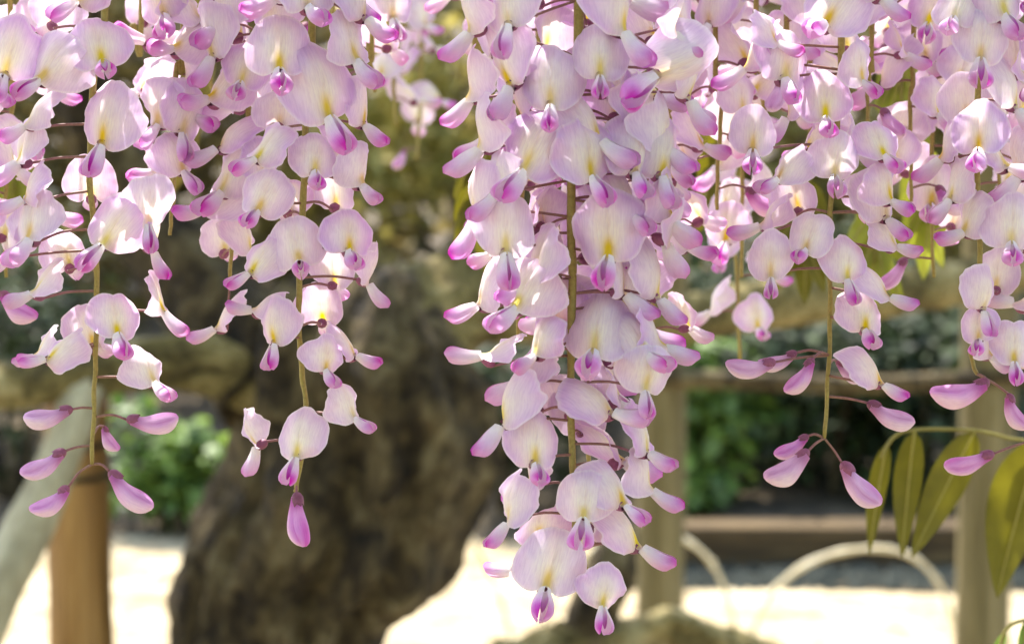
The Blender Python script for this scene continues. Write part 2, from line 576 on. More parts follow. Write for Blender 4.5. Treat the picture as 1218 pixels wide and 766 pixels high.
# bamboo hoops along the sand
def hoop(cx, Y, w, top_py, label, tilt=0.0):
    b = PY(cx, 700, Y)
    h = PY(cx, top_py, Y).z
    hw = px2m(w, Y) / 2
    pts = []
    for t in np.linspace(0, math.pi, 34):
        wb = 0.012 * math.sin(t) * noise.noise(Vector((t * 1.3, cx, 0)))
        pts.append((-math.cos(t) * hw + wb + 0.03 * math.sin(t) * math.sin(t * 2 + cx), tilt * math.cos(t), math.sin(t) ** 0.8 * (h + 0.05) - 0.05 + wb))
    root = empty('bamboo_hoop', (b.x, Y, 0))
    v, f = tube(pts, [0.0072 + 0.0012 * math.sin(i * 1.9) - 0.00006 * i for i in range(34)], 10)
    mesh_obj('cane', v, f, M_BAMBOO, root)
    for i in (6, 12, 18, 24, 29):
        p = np.array(pts[i])
        d = np.array(pts[i + 1]) - p
        d /= np.linalg.norm(d)
        v, f = tube([p - d * 0.004, p, p + d * 0.004], [0.0068, 0.0088, 0.0068], 10)
        mesh_obj('node_ring', v, f, M_BAMBOO, root)
    tag(root, label, 'hoop')


hoop(1022, 5.2, 262, 652, 'pale bent bamboo hoop on the sand under the bronze leaflets')
hoop(765, 5.25, 250, 628, 'pale bent bamboo hoop around the foot of the olive grey post')
hoop(508, 5.3, 220, 622, 'pale bent bamboo hoop on the sand beside the gnarled trunk')


# ------------------------------------------------------------------ shrubs behind
def shrub(px, py_base, Y, w_m, h_m, label, mat, n=1600, leaf=(0.06, 0.028), group=None, name='shrub', cat='shrub', zb=0.05):
    b = PY(px, 600, Y)
    root = empty(name, (b.x, Y, zb))
    tag(root, label, cat, group)
    # stems
    for k in range(5):
        a = k * 1.26 + px
        pts = [(0.03 * math.cos(a), 0.03 * math.sin(a), -0.05), (0.15 * w_m * math.cos(a), 0.15 * w_m * math.sin(a), h_m * 0.4),
               (0.3 * w_m * math.cos(a + .3), 0.3 * w_m * math.sin(a + .3), h_m * 0.8)]
        s = spline(pts, 9)
        v, f = tube(s, np.linspace(0.014, 0.004, 9), 6)
        mesh_obj('stem', v, f, M_BARK, root)
    c = []
    blobs = [(rng.uniform(-.32, .32) * w_m, rng.uniform(-.3, .3) * w_m, rng.uniform(.2, .85) * h_m, rng.uniform(.14, .3) * min(w_m, h_m)) for _ in range(14)]
    for i in range(n):
        bx, by, bz, br = blobs[i % 14]
        d = rng.normal(0, 1, 3)
        d /= np.linalg.norm(d)
        r = br * rng.uniform(0.35, 1.05) ** 0.5
        p = np.array((bx, by, bz)) + d * r
        if p[2] > 0.01:
            c.append(p)
    v, f = leaf_cloud(np.array(c), leaf[0], leaf[1], 0.2, 0.9)
    mesh_obj('foliage', v, f, mat, root, smooth=False)


shrub(858, 0, 6.75, 0.40, 0.54, 'low glossy green shrub with bright leaves beside the olive grey post', M_LEAF_BRIGHT, 1100, (0.085, 0.045))
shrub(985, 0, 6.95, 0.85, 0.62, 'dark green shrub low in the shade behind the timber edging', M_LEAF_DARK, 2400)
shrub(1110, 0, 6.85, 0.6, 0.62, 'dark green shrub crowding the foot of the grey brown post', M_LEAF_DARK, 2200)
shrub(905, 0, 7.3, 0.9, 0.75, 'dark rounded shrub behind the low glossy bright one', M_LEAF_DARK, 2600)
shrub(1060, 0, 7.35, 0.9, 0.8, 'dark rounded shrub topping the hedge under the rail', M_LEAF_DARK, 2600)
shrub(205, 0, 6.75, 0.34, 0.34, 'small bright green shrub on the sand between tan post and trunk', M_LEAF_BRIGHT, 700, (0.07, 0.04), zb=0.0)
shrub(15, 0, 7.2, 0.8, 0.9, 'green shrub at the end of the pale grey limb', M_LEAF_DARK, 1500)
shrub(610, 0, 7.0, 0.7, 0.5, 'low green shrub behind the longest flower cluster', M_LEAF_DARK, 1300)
for (px, Y, w, h, lab) in ((-40, 8.6, 1.6, 2.3, 'tall olive green shrub far behind the pale grey limb'), (250, 9.2, 1.6, 2.5, 'tall olive green shrub far behind the small bright shrub'),
                          (560, 8.8, 1.6, 2.4, 'tall pale olive shrub showing between the trunk and the longest raceme'), (840, 9.3, 1.6, 2.6, 'tall olive green shrub behind the olive grey post'),
                          (1040, 8.7, 1.5, 2.4, 'tall yellow green shrub above the dark shrubs and the rail'), (1270, 9.1, 1.6, 2.5, 'tall olive green shrub behind the grey brown post')):
    shrub(px, 0, Y, w, h, lab, M_LEAF_WARM if 'yellow' in lab or 'between' in lab else M_LEAF_FAR, 3000, (0.10, 0.05), 'tall shrubs at the back of the garden')
# the wood beyond, one mass
cc = in_px(14000, -9, 9, 11, 14, 0.0, 4.5)
v, f = leaf_cloud(cc, 0.28, 0.16, 0.2, 0.8)
tag(mesh_obj('far_wood', v, f, M_LEAF_FAR, smooth=False), 'mass of olive green trees beyond the tall shrubs', 'wood', kind='stuff')
# ------------------------------------------------------------------ wisteria flowers: shared petal meshes
K_WHITE, K_PINK, K_LILAC = lin(252, 250, 246), lin(247, 235, 244), lin(228, 190, 236)
K_YEL, K_CREAM = lin(240, 222, 104), lin(252, 244, 222)
K_PURP, K_MAG, K_DEEP = lin(224, 146, 218), lin(210, 84, 180), lin(160, 40, 138)
K_CALYX, K_PED, K_STEM = lin(136, 74, 108), lin(138, 108, 82), lin(152, 142, 66)


def sstep(a, b, x):
    t = np.clip((x - a) / (b - a), 0, 1)
    return t * t * (3 - 2 * t)


def mixc(a, b, t):
    return a * (1 - t) + b * t


def banner_mesh(seed, fold, lean, curl, asym=0.0, point=0.0, lobe=0.25):
    rs = np.random.default_rng(seed)
    yel, ylen, lil = rs.uniform(0.6, 1.35), rs.uniform(0.3, 0.46), rs.uniform(0.65, 1.0)
    nr, ns = 10, 52
    ph = rs.uniform(0, 6.28, 6)
    verts, cols, uvs, faces = [], [], [], []

    def surf(x, z, e):
        ax = math.sqrt(x * x + 0.0003) - 0.017
        y = fold * ax ** 1.15 * (1.0 - 0.25 * max(0, 0.3 - z)) + lean * max(z, 0) + curl * max(0, z - 0.38) ** 2
        y += 0.25 * max(0, -z) + asym * x * (0.3 + z)
        y += e ** 3 * 0.085 * (math.sin(3 * math.atan2(z - 0.36, x) + ph[0]) + 0.5 * math.sin(5 * math.atan2(z - 0.36, x) + ph[1]))
        y += e ** 6 * 0.022 * math.sin(13 * math.atan2(z - 0.36, x) + ph[3]) + e ** 2 * 0.012 * math.sin(17 * x + ph[4]) * math.sin(9 * z + ph[5])
        y += 0.03 * math.exp(-(x / 0.03) ** 2) * sstep(0.0, 0.2, z) - 0.05 * math.exp(-((abs(x) - 0.16) / 0.1) ** 2) * sstep(0.0, 0.3, z)   # creased midline between two swells
        y += -0.05 * math.exp(-((abs(x) - 0.09) / 0.05) ** 2 - (z / 0.08) ** 2)  # two calluses at the throat
        return y

    for i in range(nr + 1):
        e = i / nr
        for k in range(ns):
            th = 2 * math.pi * k / ns
            dth = abs((th + math.pi / 2 + math.pi) % (2 * math.pi) - math.pi)      # angle from straight down
            up = abs((th - math.pi / 2 + math.pi) % (2 * math.pi) - math.pi)
            rad = 0.5 * (1 - lobe * math.exp(-(dth / 0.34) ** 2) + point * math.exp(-(up / 0.30) ** 2) - 0.045 * math.exp(-(up / 0.10) ** 2))
            rad *= 1 + 0.05 * math.sin(2 * th + ph[2]) + 0.03 * math.sin(3 * th + ph[5]) + 0.018 * math.sin(5 * th + ph[3]) + 0.01 * math.sin(9 * th + ph[4])
            x = e * rad * math.cos(th) * 1.02
            z = 0.36 + e * rad * math.sin(th)
            verts.append((x, surf(x, z, e), z))
            uvs.append((x + 0.5, z))
            c = mixc(K_WHITE, K_PINK, float(sstep(0.1, 0.6, e)))
            c = mixc(c, K_LILAC, float(sstep(0.38, 1.0, e)) * lil)
            c = mixc(c, K_CREAM, math.exp(-(x / 0.17) ** 2) * float(sstep(1.0, 0.2, z)) * 0.9)
            c = mixc(c, K_YEL, min(1, yel * math.exp(-(x / 0.07) ** 2) * float(sstep(-0.02, 0.06, z)) * float(sstep(ylen, 0.12, z))))
            c = mixc(c, K_PURP, 0.35 * math.exp(-(abs(x) / 0.05) ** 2) * float(sstep(0.03, -0.03, z)))
            if i == nr:  # whitened rim: an edge highlight put into the petal colour
                c = mixc(c, K_WHITE, 0.55)
            cols.append(c)
    for i in range(nr):
        for k in range(ns):
            k2 = (k + 1) % ns
            a, b, c2, d = i * ns + k, i * ns + k2, (i + 1) * ns + k2, (i + 1) * ns + k
            if i == 0:
                if k == 0:
                    pass
                faces.append((a, c2, d))
            else:
                faces.append((a, b, c2, d))
    o = mesh_obj('banner_petal', verts, faces, M_PETAL, None, cols, uvs)
    me = o.data
    bpy.data.objects.remove(o)
    return me


def wing_mesh(seed, side, L=0.72, H=0.36, B=0.17, droop=33, gap=0.012):
    rs = np.random.default_rng(seed)
    nt_, nw = 12, 9
    verts, cols, uvs, faces = [], [], [], []
    ca, sa = math.cos(R(droop)), math.sin(R(droop))
    up = rs.uniform(0.06, 0.16)
    shut = (0.0, 0.2, -0.1, 0.35)[seed % 4]
    for i in range(nt_ + 1):
        t = i / nt_
        prof = (0.55 + 0.45 * math.sin(min(t / 0.66, 1) * math.pi / 2) ** 1.3)
        if t > 0.70:
            prof *= max(0, 1 - ((t - 0.70) / 0.305) ** 2.6) ** 0.5
        h = H * prof
        for k in range(nw + 1):
            w = -1 + 2 * k / nw
            b = B * prof * math.sqrt(max(0, 1 - (0.5 * (w - 0.25) / 0.65) ** 2)) if w > -1 else 0
            b = B * prof * (1 - (max(-1, (w - shut) / (1 + shut * (1 if w < shut else -1)) if w < shut else (w - shut) / (1.06 - shut))) ** 2)
            x = side * (b + gap * sstep(0, 1, w) * t)
            a = t * L + 0.02 * w
            q = -0.06 * t + up * t * t + w * h / 2 + 0.015 * math.sin(7 * t + seed) * max(w, 0)
            # axis runs forward (-y) and down
            verts.append((x, -(a * ca + q * sa), -a * sa + q * ca + 0.0))
            uvs.append((w * 0.5 + 0.5, t))
            c = mixc(K_WHITE, K_PINK, float(sstep(0.1, 0.4, t)))
            c = mixc(c, K_PURP, float(sstep(0.3, 1.0, t)) * 0.85)
            c = mixc(c, K_MAG, float(sstep(0.25, 1.0, w)) * float(sstep(0.5, 0.95, t)) * 0.85)
            cols.append(c)
    m = nw + 1
    for i in range(nt_):
        for k in range(nw):
            q = (i * m + k, i * m + k + 1, (i + 1) * m + k + 1, (i + 1) * m + k)
            faces.append(q if side > 0 else q[::-1])
    o = mesh_obj('wing_petal', verts, faces, M_PETAL, None, cols, uvs)
    me = o.data
    bpy.data.objects.remove(o)
    return me


def keel_mesh(droop=33):
    """the two fused keel petals inside the wings"""
    ca, sa = math.cos(R(droop)), math.sin(R(droop))
    verts, cols, uvs, faces = [], [], [], []
    nt_, ns = 10, 9
    for i in range(nt_ + 1):
        t = i / nt_
        prof = math.sin(math.pi * min(1, 0.12 + 0.86 * t)) ** 0.6
        for k in range(ns):
            th = -math.pi * (0.02 + 0.96 * k / (ns - 1))     # open-topped boat
            x = 0.062 * prof * math.cos(th)
            q = 0.13 * prof * (0.75 + math.sin(th)) + 0.10 * t * t - 0.05 * t
            a = t * 0.58
            verts.append((x, -(a * ca + q * sa), -a * sa + q * ca))
            uvs.append((k / ns, t))
            c = mixc(K_PINK, K_PURP, float(sstep(0.1, 0.5, t)))
            cols.append(mixc(c, K_MAG, float(sstep(0.4, 0.9, t))))
    for i in range(nt_):
        for k in range(ns - 1):
            faces.append((i * ns + k, i * ns + k + 1, (i + 1) * ns + k + 1, (i + 1) * ns + k))
    o = mesh_obj('keel_petal', verts, faces, M_PETAL, None, cols, uvs)
    me = o.data
    bpy.data.objects.remove(o)
    return me


def bud_mesh(seed):
    """closed bud: axis +Y (length 1), belly towards -Z"""
    rs = np.random.default_rng(seed)
    n, s = 20, 24
    verts, cols, uvs, faces = [], [], [], []
    bend = rs.uniform(0.02, 0.10)
    fat = rs.uniform(0.78, 1.0)
    ph = rs.uniform(0, 6.28)
    for i in range(n + 1):
        t = i / n
        prof = (0.50 + 0.50 * sstep(0.0, 0.66, t)) * math.sqrt(max(0.0, 1 - max(0, (t - 0.66) / 0.345) ** 2.2))
        h, w = 0.29 * prof * fat, 0.22 * prof
        for k in range(s):
            a = 2 * math.pi * k / s
            x = w * math.cos(a)
            z = h * math.sin(a)
            if z > 0:
                z *= 0.80
                x *= 1 - 0.25 * (z / (h + 1e-6))
            g = sum(math.exp(-((math.sin(a) - 0.05 - 0.25 * t) / 0.16) ** 2) for _ in (0,)) * float(sstep(0.12, 0.4, t)) * float(sstep(1.0, 0.85, t))
            x *= 1 - 0.22 * g
            z += 0.012 * math.sin(9 * t + ph + 2 * a) * prof
            z += 0.02 * math.cos(3 * a) * prof * t - 0.08 * math.sin(t * math.pi) + bend * t * t * 2.2 - 0.06 * t
            verts.append((x, t, z))
            uvs.append((k / s, t))
            c = mixc(lin(198, 118, 184), lin(240, 198, 236), float(sstep(0.05, 0.4, t)))
            c = mixc(c, lin(252, 236, 242), float(sstep(0.1, -0.7, math.sin(a))) * float(sstep(0.2, 0.7, t)) * 0.9)
            c = mixc(c, lin(196, 104, 186), 0.55 * g)
            c = mixc(c, lin(214, 144, 210), 0.4 * float(sstep(0.15, 0.6, math.sin(a))) * float(sstep(0.35, 0.9, t)))
            c = mixc(c, K_MAG, 0.45 * math.exp(-((math.sin(a) - 1) / 0.15) ** 2) * float(sstep(0.2, 0.7, t)))
            cols.append(c)
    for i in range(n):
        for k in range(s):
            k2 = (k + 1) % s
            faces.append((i * s + k, i * s + k2, (i + 1) * s + k2, (i + 1) * s + k))
    o = mesh_obj('bud_petal', verts, faces, M_PETAL, None, cols, uvs)
    me = o.data
    bpy.data.objects.remove(o)
    return me


BANNERS = []
_r = np.random.default_rng(5)
for i in range(16):
    BANNERS.append(banner_mesh(100 + i, _r.uniform(0.30, 1.0), _r.uniform(-0.05, 0.35), _r.uniform(0.1, 1.3), _r.uniform(-0.35, 0.35), _r.uniform(-0.08, 0.22), _r.uniform(0.24, 0.36)))
# strongly reflexed ones, edges rolled right back (index 16..19)
for i in range(4):
    BANNERS.append(banner_mesh(140 + i, _r.uniform(0.95, 1.25), _r.uniform(0.25, 0.5), _r.uniform(1.0, 1.8), _r.uniform(-0.2, 0.2), _r.uniform(0.05, 0.16), 0.26))
WINGS = {1: [wing_mesh(i, 1, 0.68 + 0.03 * (i % 3), 0.35 + 0.02 * (i % 2), 0.155 + 0.02 * (i % 3)) for i in range(4)],
         -1: [wing_mesh(i, -1, 0.68 + 0.03 * (i % 3), 0.35 + 0.02 * (i % 2), 0.155 + 0.02 * (i % 3)) for i in range(4)]}
KEEL = keel_mesh()
BUDS = [bud_mesh(i) for i in range(5)]
UNIT_CALYX_N = 10


def calyx_part(p, axis, size):
    """little toothed cup: p = mouth, axis = direction the flower leaves"""
    axis = axis.normalized()
    a = axis.cross(Vector((0.3, 0.2, 1))).normalized()
    b = axis.cross(a)
    verts, faces = [], []
    prof = [(-1.5, 0.25), (-1.25, 0.62), (-0.7, 0.95), (0.0, 1.0), (0.45, 0.9)]
    n = UNIT_CALYX_N
    for j, (t, r) in enumerate(prof):
        for k in range(n):
            th = 2 * math.pi * k / n
            tt = t + (0.45 * (k % 2) if j == 4 else 0)
            verts.append(p + axis * (tt * size) + (a * math.cos(th) + b * math.sin(th)) * (r * size))
    for j in range(4):
        for k in range(n):
            k2 = (k + 1) % n
            faces.append((j * n + k, j * n + k2, (j + 1) * n + k2, (j + 1) * n + k))
    return verts, faces


def pedicel_calyx(name, parent, loc, stem_pt, mouth, axis, size, ped_r):
    """flower's own root: pedicel + calyx as one mesh, in the parent's space (origin at loc)"""
    cv, cf = calyx_part(mouth - loc, axis, size)
    ccol = [K_CALYX * (0.8 + 0.4 * random.random())] * len(cv)
    back = mouth - axis.normalized() * size * 1.4
    mid = stem_pt.lerp(back, 0.55) + Vector((0, 0, 0.0002 + 0.0014 * random.random()))
    path = spline([stem_pt - loc, mid - loc, back - loc], 9)
    tv, tf = tube(path, np.linspace(ped_r * 1.1, ped_r, 9), 6)
    b = len(cv)
    verts = list(cv) + list(tv)
    faces = list(cf) + [tuple(i + b for i in q) for q in tf]
    tcol = [mixc(K_PED, K_CALYX, 0.15 + 0.5 * (i // 6) / 8) for i in range(len(tv))]
    return mesh_obj(name, verts, faces, M_STEM, parent, ccol + tcol)


class Raceme:
    def __init__(self, stem_px, Y, label, rad_px=4.0, top=None, group=None):
        P = [PY(a, b, Y) for a, b in stem_px]
        top_p = Vector((P[0].x + random.uniform(-.006, .006), Y + random.uniform(-.01, .01), 2.11))
        P = [top_p, top_p.lerp(P[0], 0.5) + Vector((0.003, 0, 0))] + P
        self.Y = Y
        self.root = empty('wisteria_raceme', top_p)
        tag(self.root, label, 'flower cluster', group)
        self.path = spline(P, 60)
        ph = random.uniform(0, 6.28)
        for i in range(8, 60):
            self.path[i][0] += 0.0007 * math.sin(i * 0.24 + ph) + 0.00018 * math.sin(i * 1.1 + ph)
        r = px2m(rad_px, Y)
        rad = [r * (1.25 - 0.6 * i / 59) * (1 + 0.06 * math.sin(i * 2.1)) for i in range(60)]
        v, f = tube(self.path - np.array(top_p), rad, 8, True, 0.12, 500, Y)
        cols = [mixc(K_STEM, K_PED, 0.25 * (i // 8) / 60) for i in range(len(v))]
        mesh_obj('stem', v, f, M_STEM, self.root, cols)
        self.low = self.path[-1][2]

    def stem_at(self, z):
        i = int(np.argmin(np.abs(self.path[:, 2] - z)))
        return Vector(self.path[i])

    def flower(self, pos, yaw, W, roll=0, pitch=0, var=None, sx=1.0, sz=1.0, up=0.0):
        yaw += random.uniform(-18, 18)
        roll += random.uniform(-9, 9)
        pitch += random.uniform(-16, 10)
        W *= random.uniform(0.86, 1.0)
        rot = Matrix.Rotation(R(roll), 4, 'Y') @ Matrix.Rotation(R(yaw), 4, 'Z') @ Matrix.Rotation(R(pitch), 4, 'X')
        out = (rot @ Vector((0, -1, 0))).normalized()
        mouth = pos - out * W * 0.115 + Vector((0, 0, -0.0))
        sp = self.stem_at(pos.z + 0.0015 + up)
        fl = pedicel_calyx('flower', self.root, pos, sp, mouth, out, W * 0.105, 0.00042)
        fl.location = pos - self.root.location
        M0 = rot @ Matrix.Diagonal((W, W, W, 1))
        if var is None:
            var = random.randrange(16) if random.random() < 0.75 else random.randrange(16, 20)
        bs = Matrix.Diagonal((sx * random.uniform(.94, 1.06), 1, sz * random.uniform(.94, 1.06), 1))
        link_copy(BANNERS[var], 'banner_petal', fl, M0 @ bs)
        wv = random.randrange(4)
        sw = random.uniform(-7, 7)
        ws = random.uniform(0.82, 0.98)
        wr = Matrix.Rotation(R(sw), 4, 'X') @ Matrix.Translation((0, -0.02, 0.0)) @ Matrix.Diagonal((ws, ws, ws, 1))
        spread = random.uniform(0, 7)
        for s in (1, -1):
            link_copy(WINGS[s][wv], 'wing_petal', fl, M0 @ wr @ Matrix.Rotation(R(s * spread), 4, 'Z'))
        link_copy(KEEL, 'keel_petal', fl, M0 @ wr)
        return fl

    def at(self, px, py, yaw, W=78, roll=0, pitch=0, var=None, sx=1.0, sz=1.0, dY=None):
        """a flower whose throat shows at a photo pixel; it stands off the stem towards its own side"""
        off = 0.016 * math.cos(R(yaw)) if dY is None else dY
        Y = self.Y - off
        return self.flower(PY(px, py, Y), yaw, px2m(W, Y), roll, pitch, var, sx, sz)

    def bud(self, c, t, dY=0.0, tilt=0.0, fat=1.0):
        """bud with its calyx at pixel c and tip at pixel t"""
        a = PY(c[0], c[1], self.Y + dY)
        b = PY(t[0], t[1], self.Y + dY + tilt)
        self.bud_w(a, b, fat)

    def bud_w(self, a, b, fat=1.0):
        ax = (b - a)
        L = ax.length
        ax.normalize()
        sp = self.stem_at(a.z + 0.001)
        size = L * 0.125
        fl = pedicel_calyx('flower_bud', self.root, a, sp, a + ax * size * 1.1, ax, size, 0.00042)
        fl.location = a - self.root.location
        side = ax.cross(Vector((0, 0, 1)))
        if side.length < 0.05:
            side = Vector((1, 0, 0))
        side.normalize()
        up = side.cross(ax)
        m = Matrix((side, ax, up)).transposed().to_4x4()
        m = m @ Matrix.Rotation(R(random.uniform(-25, 25)), 4, 'Y')
        link_copy(random.choice(BUDS), 'bud_petal', fl, Matrix.Translation(ax * size * 0.3) @ m @ Matrix.Diagonal((L * fat, L, L * fat, 1)))

    def auto(self, py0, py1, W=70, step=15, off=56, a0=None, skip=None, buds=0):
        """fill the stem between two photo rows with a spiral of flowers"""
        a = random.uniform(0, 360) if a0 is None else a0
        py = py0
        while py < py1:
            a += 137.5 + random.uniform(-15, 15)
            yaw = (a + 180) % 360 - 180
            x0 = self.stem_at(PY(609, py, self.Y).z)
            d = px2m(off * random.uniform(0.8, 1.1), 0.8)
            p = x0 + Vector((math.sin(R(yaw)) * d, -math.cos(R(yaw)) * d, 0))
            px_ = 609 + p.x / p.y * FX
            if not (skip and skip(px_, py, yaw)):
                if py > py1 - buds:
                    o = Vector((math.sin(R(yaw)), -math.cos(R(yaw)), -0.7 - random.random() * .4)).normalized()
                    q = x0.lerp(p, 0.7)
                    self.bud_w(q, q + o * px2m(52, 0.8))
                else:
                    self.flower(p, yaw, px2m(W * random.uniform(.88, 1.1), 0.8), random.uniform(-14, 14), random.uniform(-10, 12),
                                None if random.random() < .8 else random.randrange(16, 20))
            py += step * random.uniform(0.8, 1.2)


# ------------------------------------------------------------------ the racemes in focus, flower by flower
# left-hand cluster
r = Raceme([(122, -20), (116, 60), (109, 190), (110, 270), (113, 350), (115, 420), (114, 480), (108, 552)], 0.80,
           'slender pink wisteria raceme with six buds round its tip before the tan post', 4.0)
r.auto(-170, -30, 74, 18)
for q in ((120, 174, 4, 82), (122, 76, 4, 82), (47, 97, -18, 78, 32), (4, 92, -10, 80, 8), (92, 2, -25, 76, 20), (121, 293, 2, 84, 30),
          (34, 287, -20, 72, -22), (38, 350, -78, 64, 6), (12, 306, -88, 66), (140, 399, 6, 66, 8), (176, 268, 38, 72, 6), (182, 300, 82, 62, 30),
          (194, 372, 78, 62, -4), (108, 236, 176, 74), (84, 318, 196, 66), (54, 428, -32, 64, 34), (42, 424, -96, 56, 12), (184, 456, 52, 58, 4),
          (112, 412, 172, 60), (30, 150, -70, 66, 8), (22, 195, -75, 66, -10), (28, 238, -60, 66, 10), (60, 30, 200, 66)):
    r.at(*q)
for q in (((84, 487), (30, 497)), ((76, 537), (26, 562)), ((80, 580), (42, 612)), ((132, 562), (180, 603)), ((153, 499), (210, 499)), ((124, 508), (138, 536), 0.014)):
    r.bud(*q)

# second cluster
r = Raceme([(374, -20), (366, 100), (359, 220), (357, 300), (357, 370), (361, 440), (362, 492), (352, 570), (352, 585)], 0.795,
           'pink wisteria raceme with one plump bud at its tip before the dark trunk', 4.0)
r.auto(-170, -30, 76, 17)
for q in ((352, 545, 3, 63, 0), (306, 532, -92, 58, -30, 20), (422, 498, 48, 56, -6), (388, 441, 14, 58, 2), (424, 424, 80, 62, -2), (326, 410, -6, 66, -4),
          (384, 384, 178, 60), (356, 314, 2, 80, 0), (416, 300, 18, 74, 8), (438, 338, 84, 62, 26), (296, 326, -42, 66, 24), (306, 252, -22, 70, 14),
          (430, 222, 58, 66, 10), (375, 206, 4, 66), (304, 190, -36, 66, 22), (434, 150, 74, 64, 24), (392, 142, 8, 92, 0), (332, 86, 0, 88, 4),
          (424, 74, 48, 78, 8), (368, 10, 22, 82, -8), (436, 24, 66, 70, 10), (300, 370, -82, 58, 20), (342, 252, 190, 66), (400, 246, 160, 62),
          (332, 150, 200, 66), (318, 40, -150, 70), (398, 340, 150, 56), (408, 190, 120, 60)):
    r.at(*q)
r.bud((353, 588), (361, 648), -0.004, -0.004)

# third: the short dense one between them
r = Raceme([(306, -20), (304, 60), (292, 160), (280, 250), (276, 330)], 0.83, 'short crowded raceme between the six-bud raceme and the plump-bud raceme', 3.6)
r.auto(-150, -20, 72, 18)
for q in ((262, 30, -55, 72, 0), (248, 120, -60, 70, 20), (276, 128, -110, 68, 10), (258, 178, -70, 64, 0), (244, 250, -62, 72, 18), (262, 230, -40, 70, 4), (256, 392, -88, 56, 10),
          (290, 45, 150, 74), (286, 100, 10, 66, 10), (300, 300, 60, 60), (268, 300, 170, 64), (252, 70, -30, 66, -14), (318, 215, 40, 60)):
    r.at(*q)

# the olive vine stem and its loose raceme at upper left
r = Raceme([(215, -20), (212, 80), (206, 170), (204, 240), (205, 280)], 0.84, 'loose pink raceme hanging in front of the blurred olive vine stem', 3.4)
r.auto(-150, -20, 72, 18)
for q in ((172, 50, -70, 72, 40), (222, 96, -80, 70, -30), (205, 60, -30, 74, 30), (188, 150, -40, 68, 10), (216, 160, 20, 66, 20), (232, 140, 60, 64, 0), (182, 205, -60, 66, 10),
          (218, 205, 30, 66, 0), (202, 120, 160, 70), (166, 110, -110, 66), (238, 25, 60, 70, -10), (196, 20, -20, 74, -10)):
    r.at(*q)

# the long pale cluster in the middle
r = Raceme([(690, -20), (684, 70), (680, 140), (678, 250), (678, 340), (678, 430), (681, 505), (685, 570), (685, 640), (691, 668), (708, 694)], 0.765,
           'long dense pale raceme, the longest and whitest of the flower clusters', 5.2)
r.auto(-180, -40, 88, 15, 62)
r.auto(120, 640, 76, 25, 58, skip=lambda x, y, a: abs(a) < 35)
for q in ((655, 127, -2, 88, 2, 0, 16, 1.0, 1.05), (714, 92, 4, 74, 0, 8, 17), (778, 92, 30, 96, 72, 0, 18), (752, 150, 96, 84, 32, 0, 3), (604, 32, -28, 84, -12), (606, 104, -58, 88, -38, 0, 4),
          (572, 178, -74, 84, -28, 0, 5), (622, 205, -22, 88, 14, 0, 2), (566, 262, -78, 86, -30), (704, 212, 8, 96, -4, 0, 7), (756, 208, 26, 82, 12, 0, 18), (792, 178, 72, 80, 10),
          (788, 212, 44, 82, 20), (724, 308, 2, 96, 0, 0, 1), (602, 303, -8, 84, -2, 0, 0), (612, 368, -20, 84, 24, 0, 6), (568, 364, -84, 80, 0), (574, 424, -88, 76, 30), (706, 421, 6, 92, -6, 0, 17),
          (636, 424, -30, 64, 0), (772, 424, 28, 78, -4, 0, 16), (784, 356, 84, 80, 18), (792, 290, 80, 80, 24), (796, 262, 68, 78, 8), (788, 414, 72, 78, 0), (767, 466, 12, 72, 2),
          (596, 506, -48, 78, -8, 0, 17), (637, 553, 0, 82, -2, 0, 16, 0.95, 1.02), (692, 512, 168, 78), (604, 622, -74, 76, -8), (648, 702, -6, 88, 10, 0, 8), (716, 722, 4, 68, 6, 14, 19, 1.1, 0.8),
          (694, 618, 6, 72, 0), (744, 602, 30, 70, -12), (772, 540, 70, 70, 10), (774, 584, 88, 76, 2), (762, 652, 90, 76, -4), (740, 645, 150, 56), (610, 680, -100, 66, 8),
          (640, 640, 200, 66), (560, 120, -95, 78, -24), (640, 268, -150, 72), (740, 366, 150, 74), (640, 180, -160, 76), (736, 140, 150, 78), (716, 262, 130, 72), (650, 60, -140, 78),
          (742, 40, 40, 84, 10), (700, 30, 170, 80), (632, 486, -140, 72), (734, 480, 120, 66), (668, 390, 185, 70), (752, 255, 50, 72, 0), (590, 232, -50, 74, -6), (625, 330, -120, 70), (820, 120, 80, 76, 20), (560, 40, -80, 80, -10), (800, 40, 65, 78, 10)):
    r.at(*q)

# its companion just behind
r = Raceme([(742, -20), (730, 120), (716, 300), (702, 440), (698, 520), (700, 560)], 0.80, 'pinker raceme half hidden behind the longest pale raceme', 4.0)
r.auto(-150, 470, 72, 34, 66, skip=lambda x, y, a: x < 560 or x > 830)

# right-hand clusters
r = Raceme([(1002, -20), (998, 90), (992, 190), (990, 262), (986, 345), (984, 430), (983, 521)], 0.80,
           'pink wisteria raceme with eight loose buds along its bare yellow green tip', 3.8)
r.auto(-170, -30, 72, 17)
for q in ((992, 211, 2, 68, 0), (957, 299, -6, 63, 2), (917, 331, -22, 56, 4), (1008, 334, 4, 62, 0), (1030, 394, 8, 62, 4), (1058, 354, 58, 58, 0), (1050, 458, 62, 54, -4),
          (895, 181, -2, 68, 0), (924, 214, -26, 62, 16), (1053, 187, 10, 64, 4), (1026, 98, 14, 66, -14), (982, 142, -10, 74, 12), (1056, 262, 52, 62, 4), (1066, 294, 62, 60, -2),
          (1060, 240, 30, 66, -10), (934, 96, 10, 80, 24), (886, 82, -70, 66, 0), (924, 52, 40, 60, -30), (980, 30, -12, 84, 14), (950, 250, 170, 60), (1030, 250, 150, 60),
          (1020, 180, 120, 60), (958, 180, -140, 62), (936, 140, -100, 64), (1010, 60, 160, 70), (905, 270, -110, 60)):
    r.at(*q)
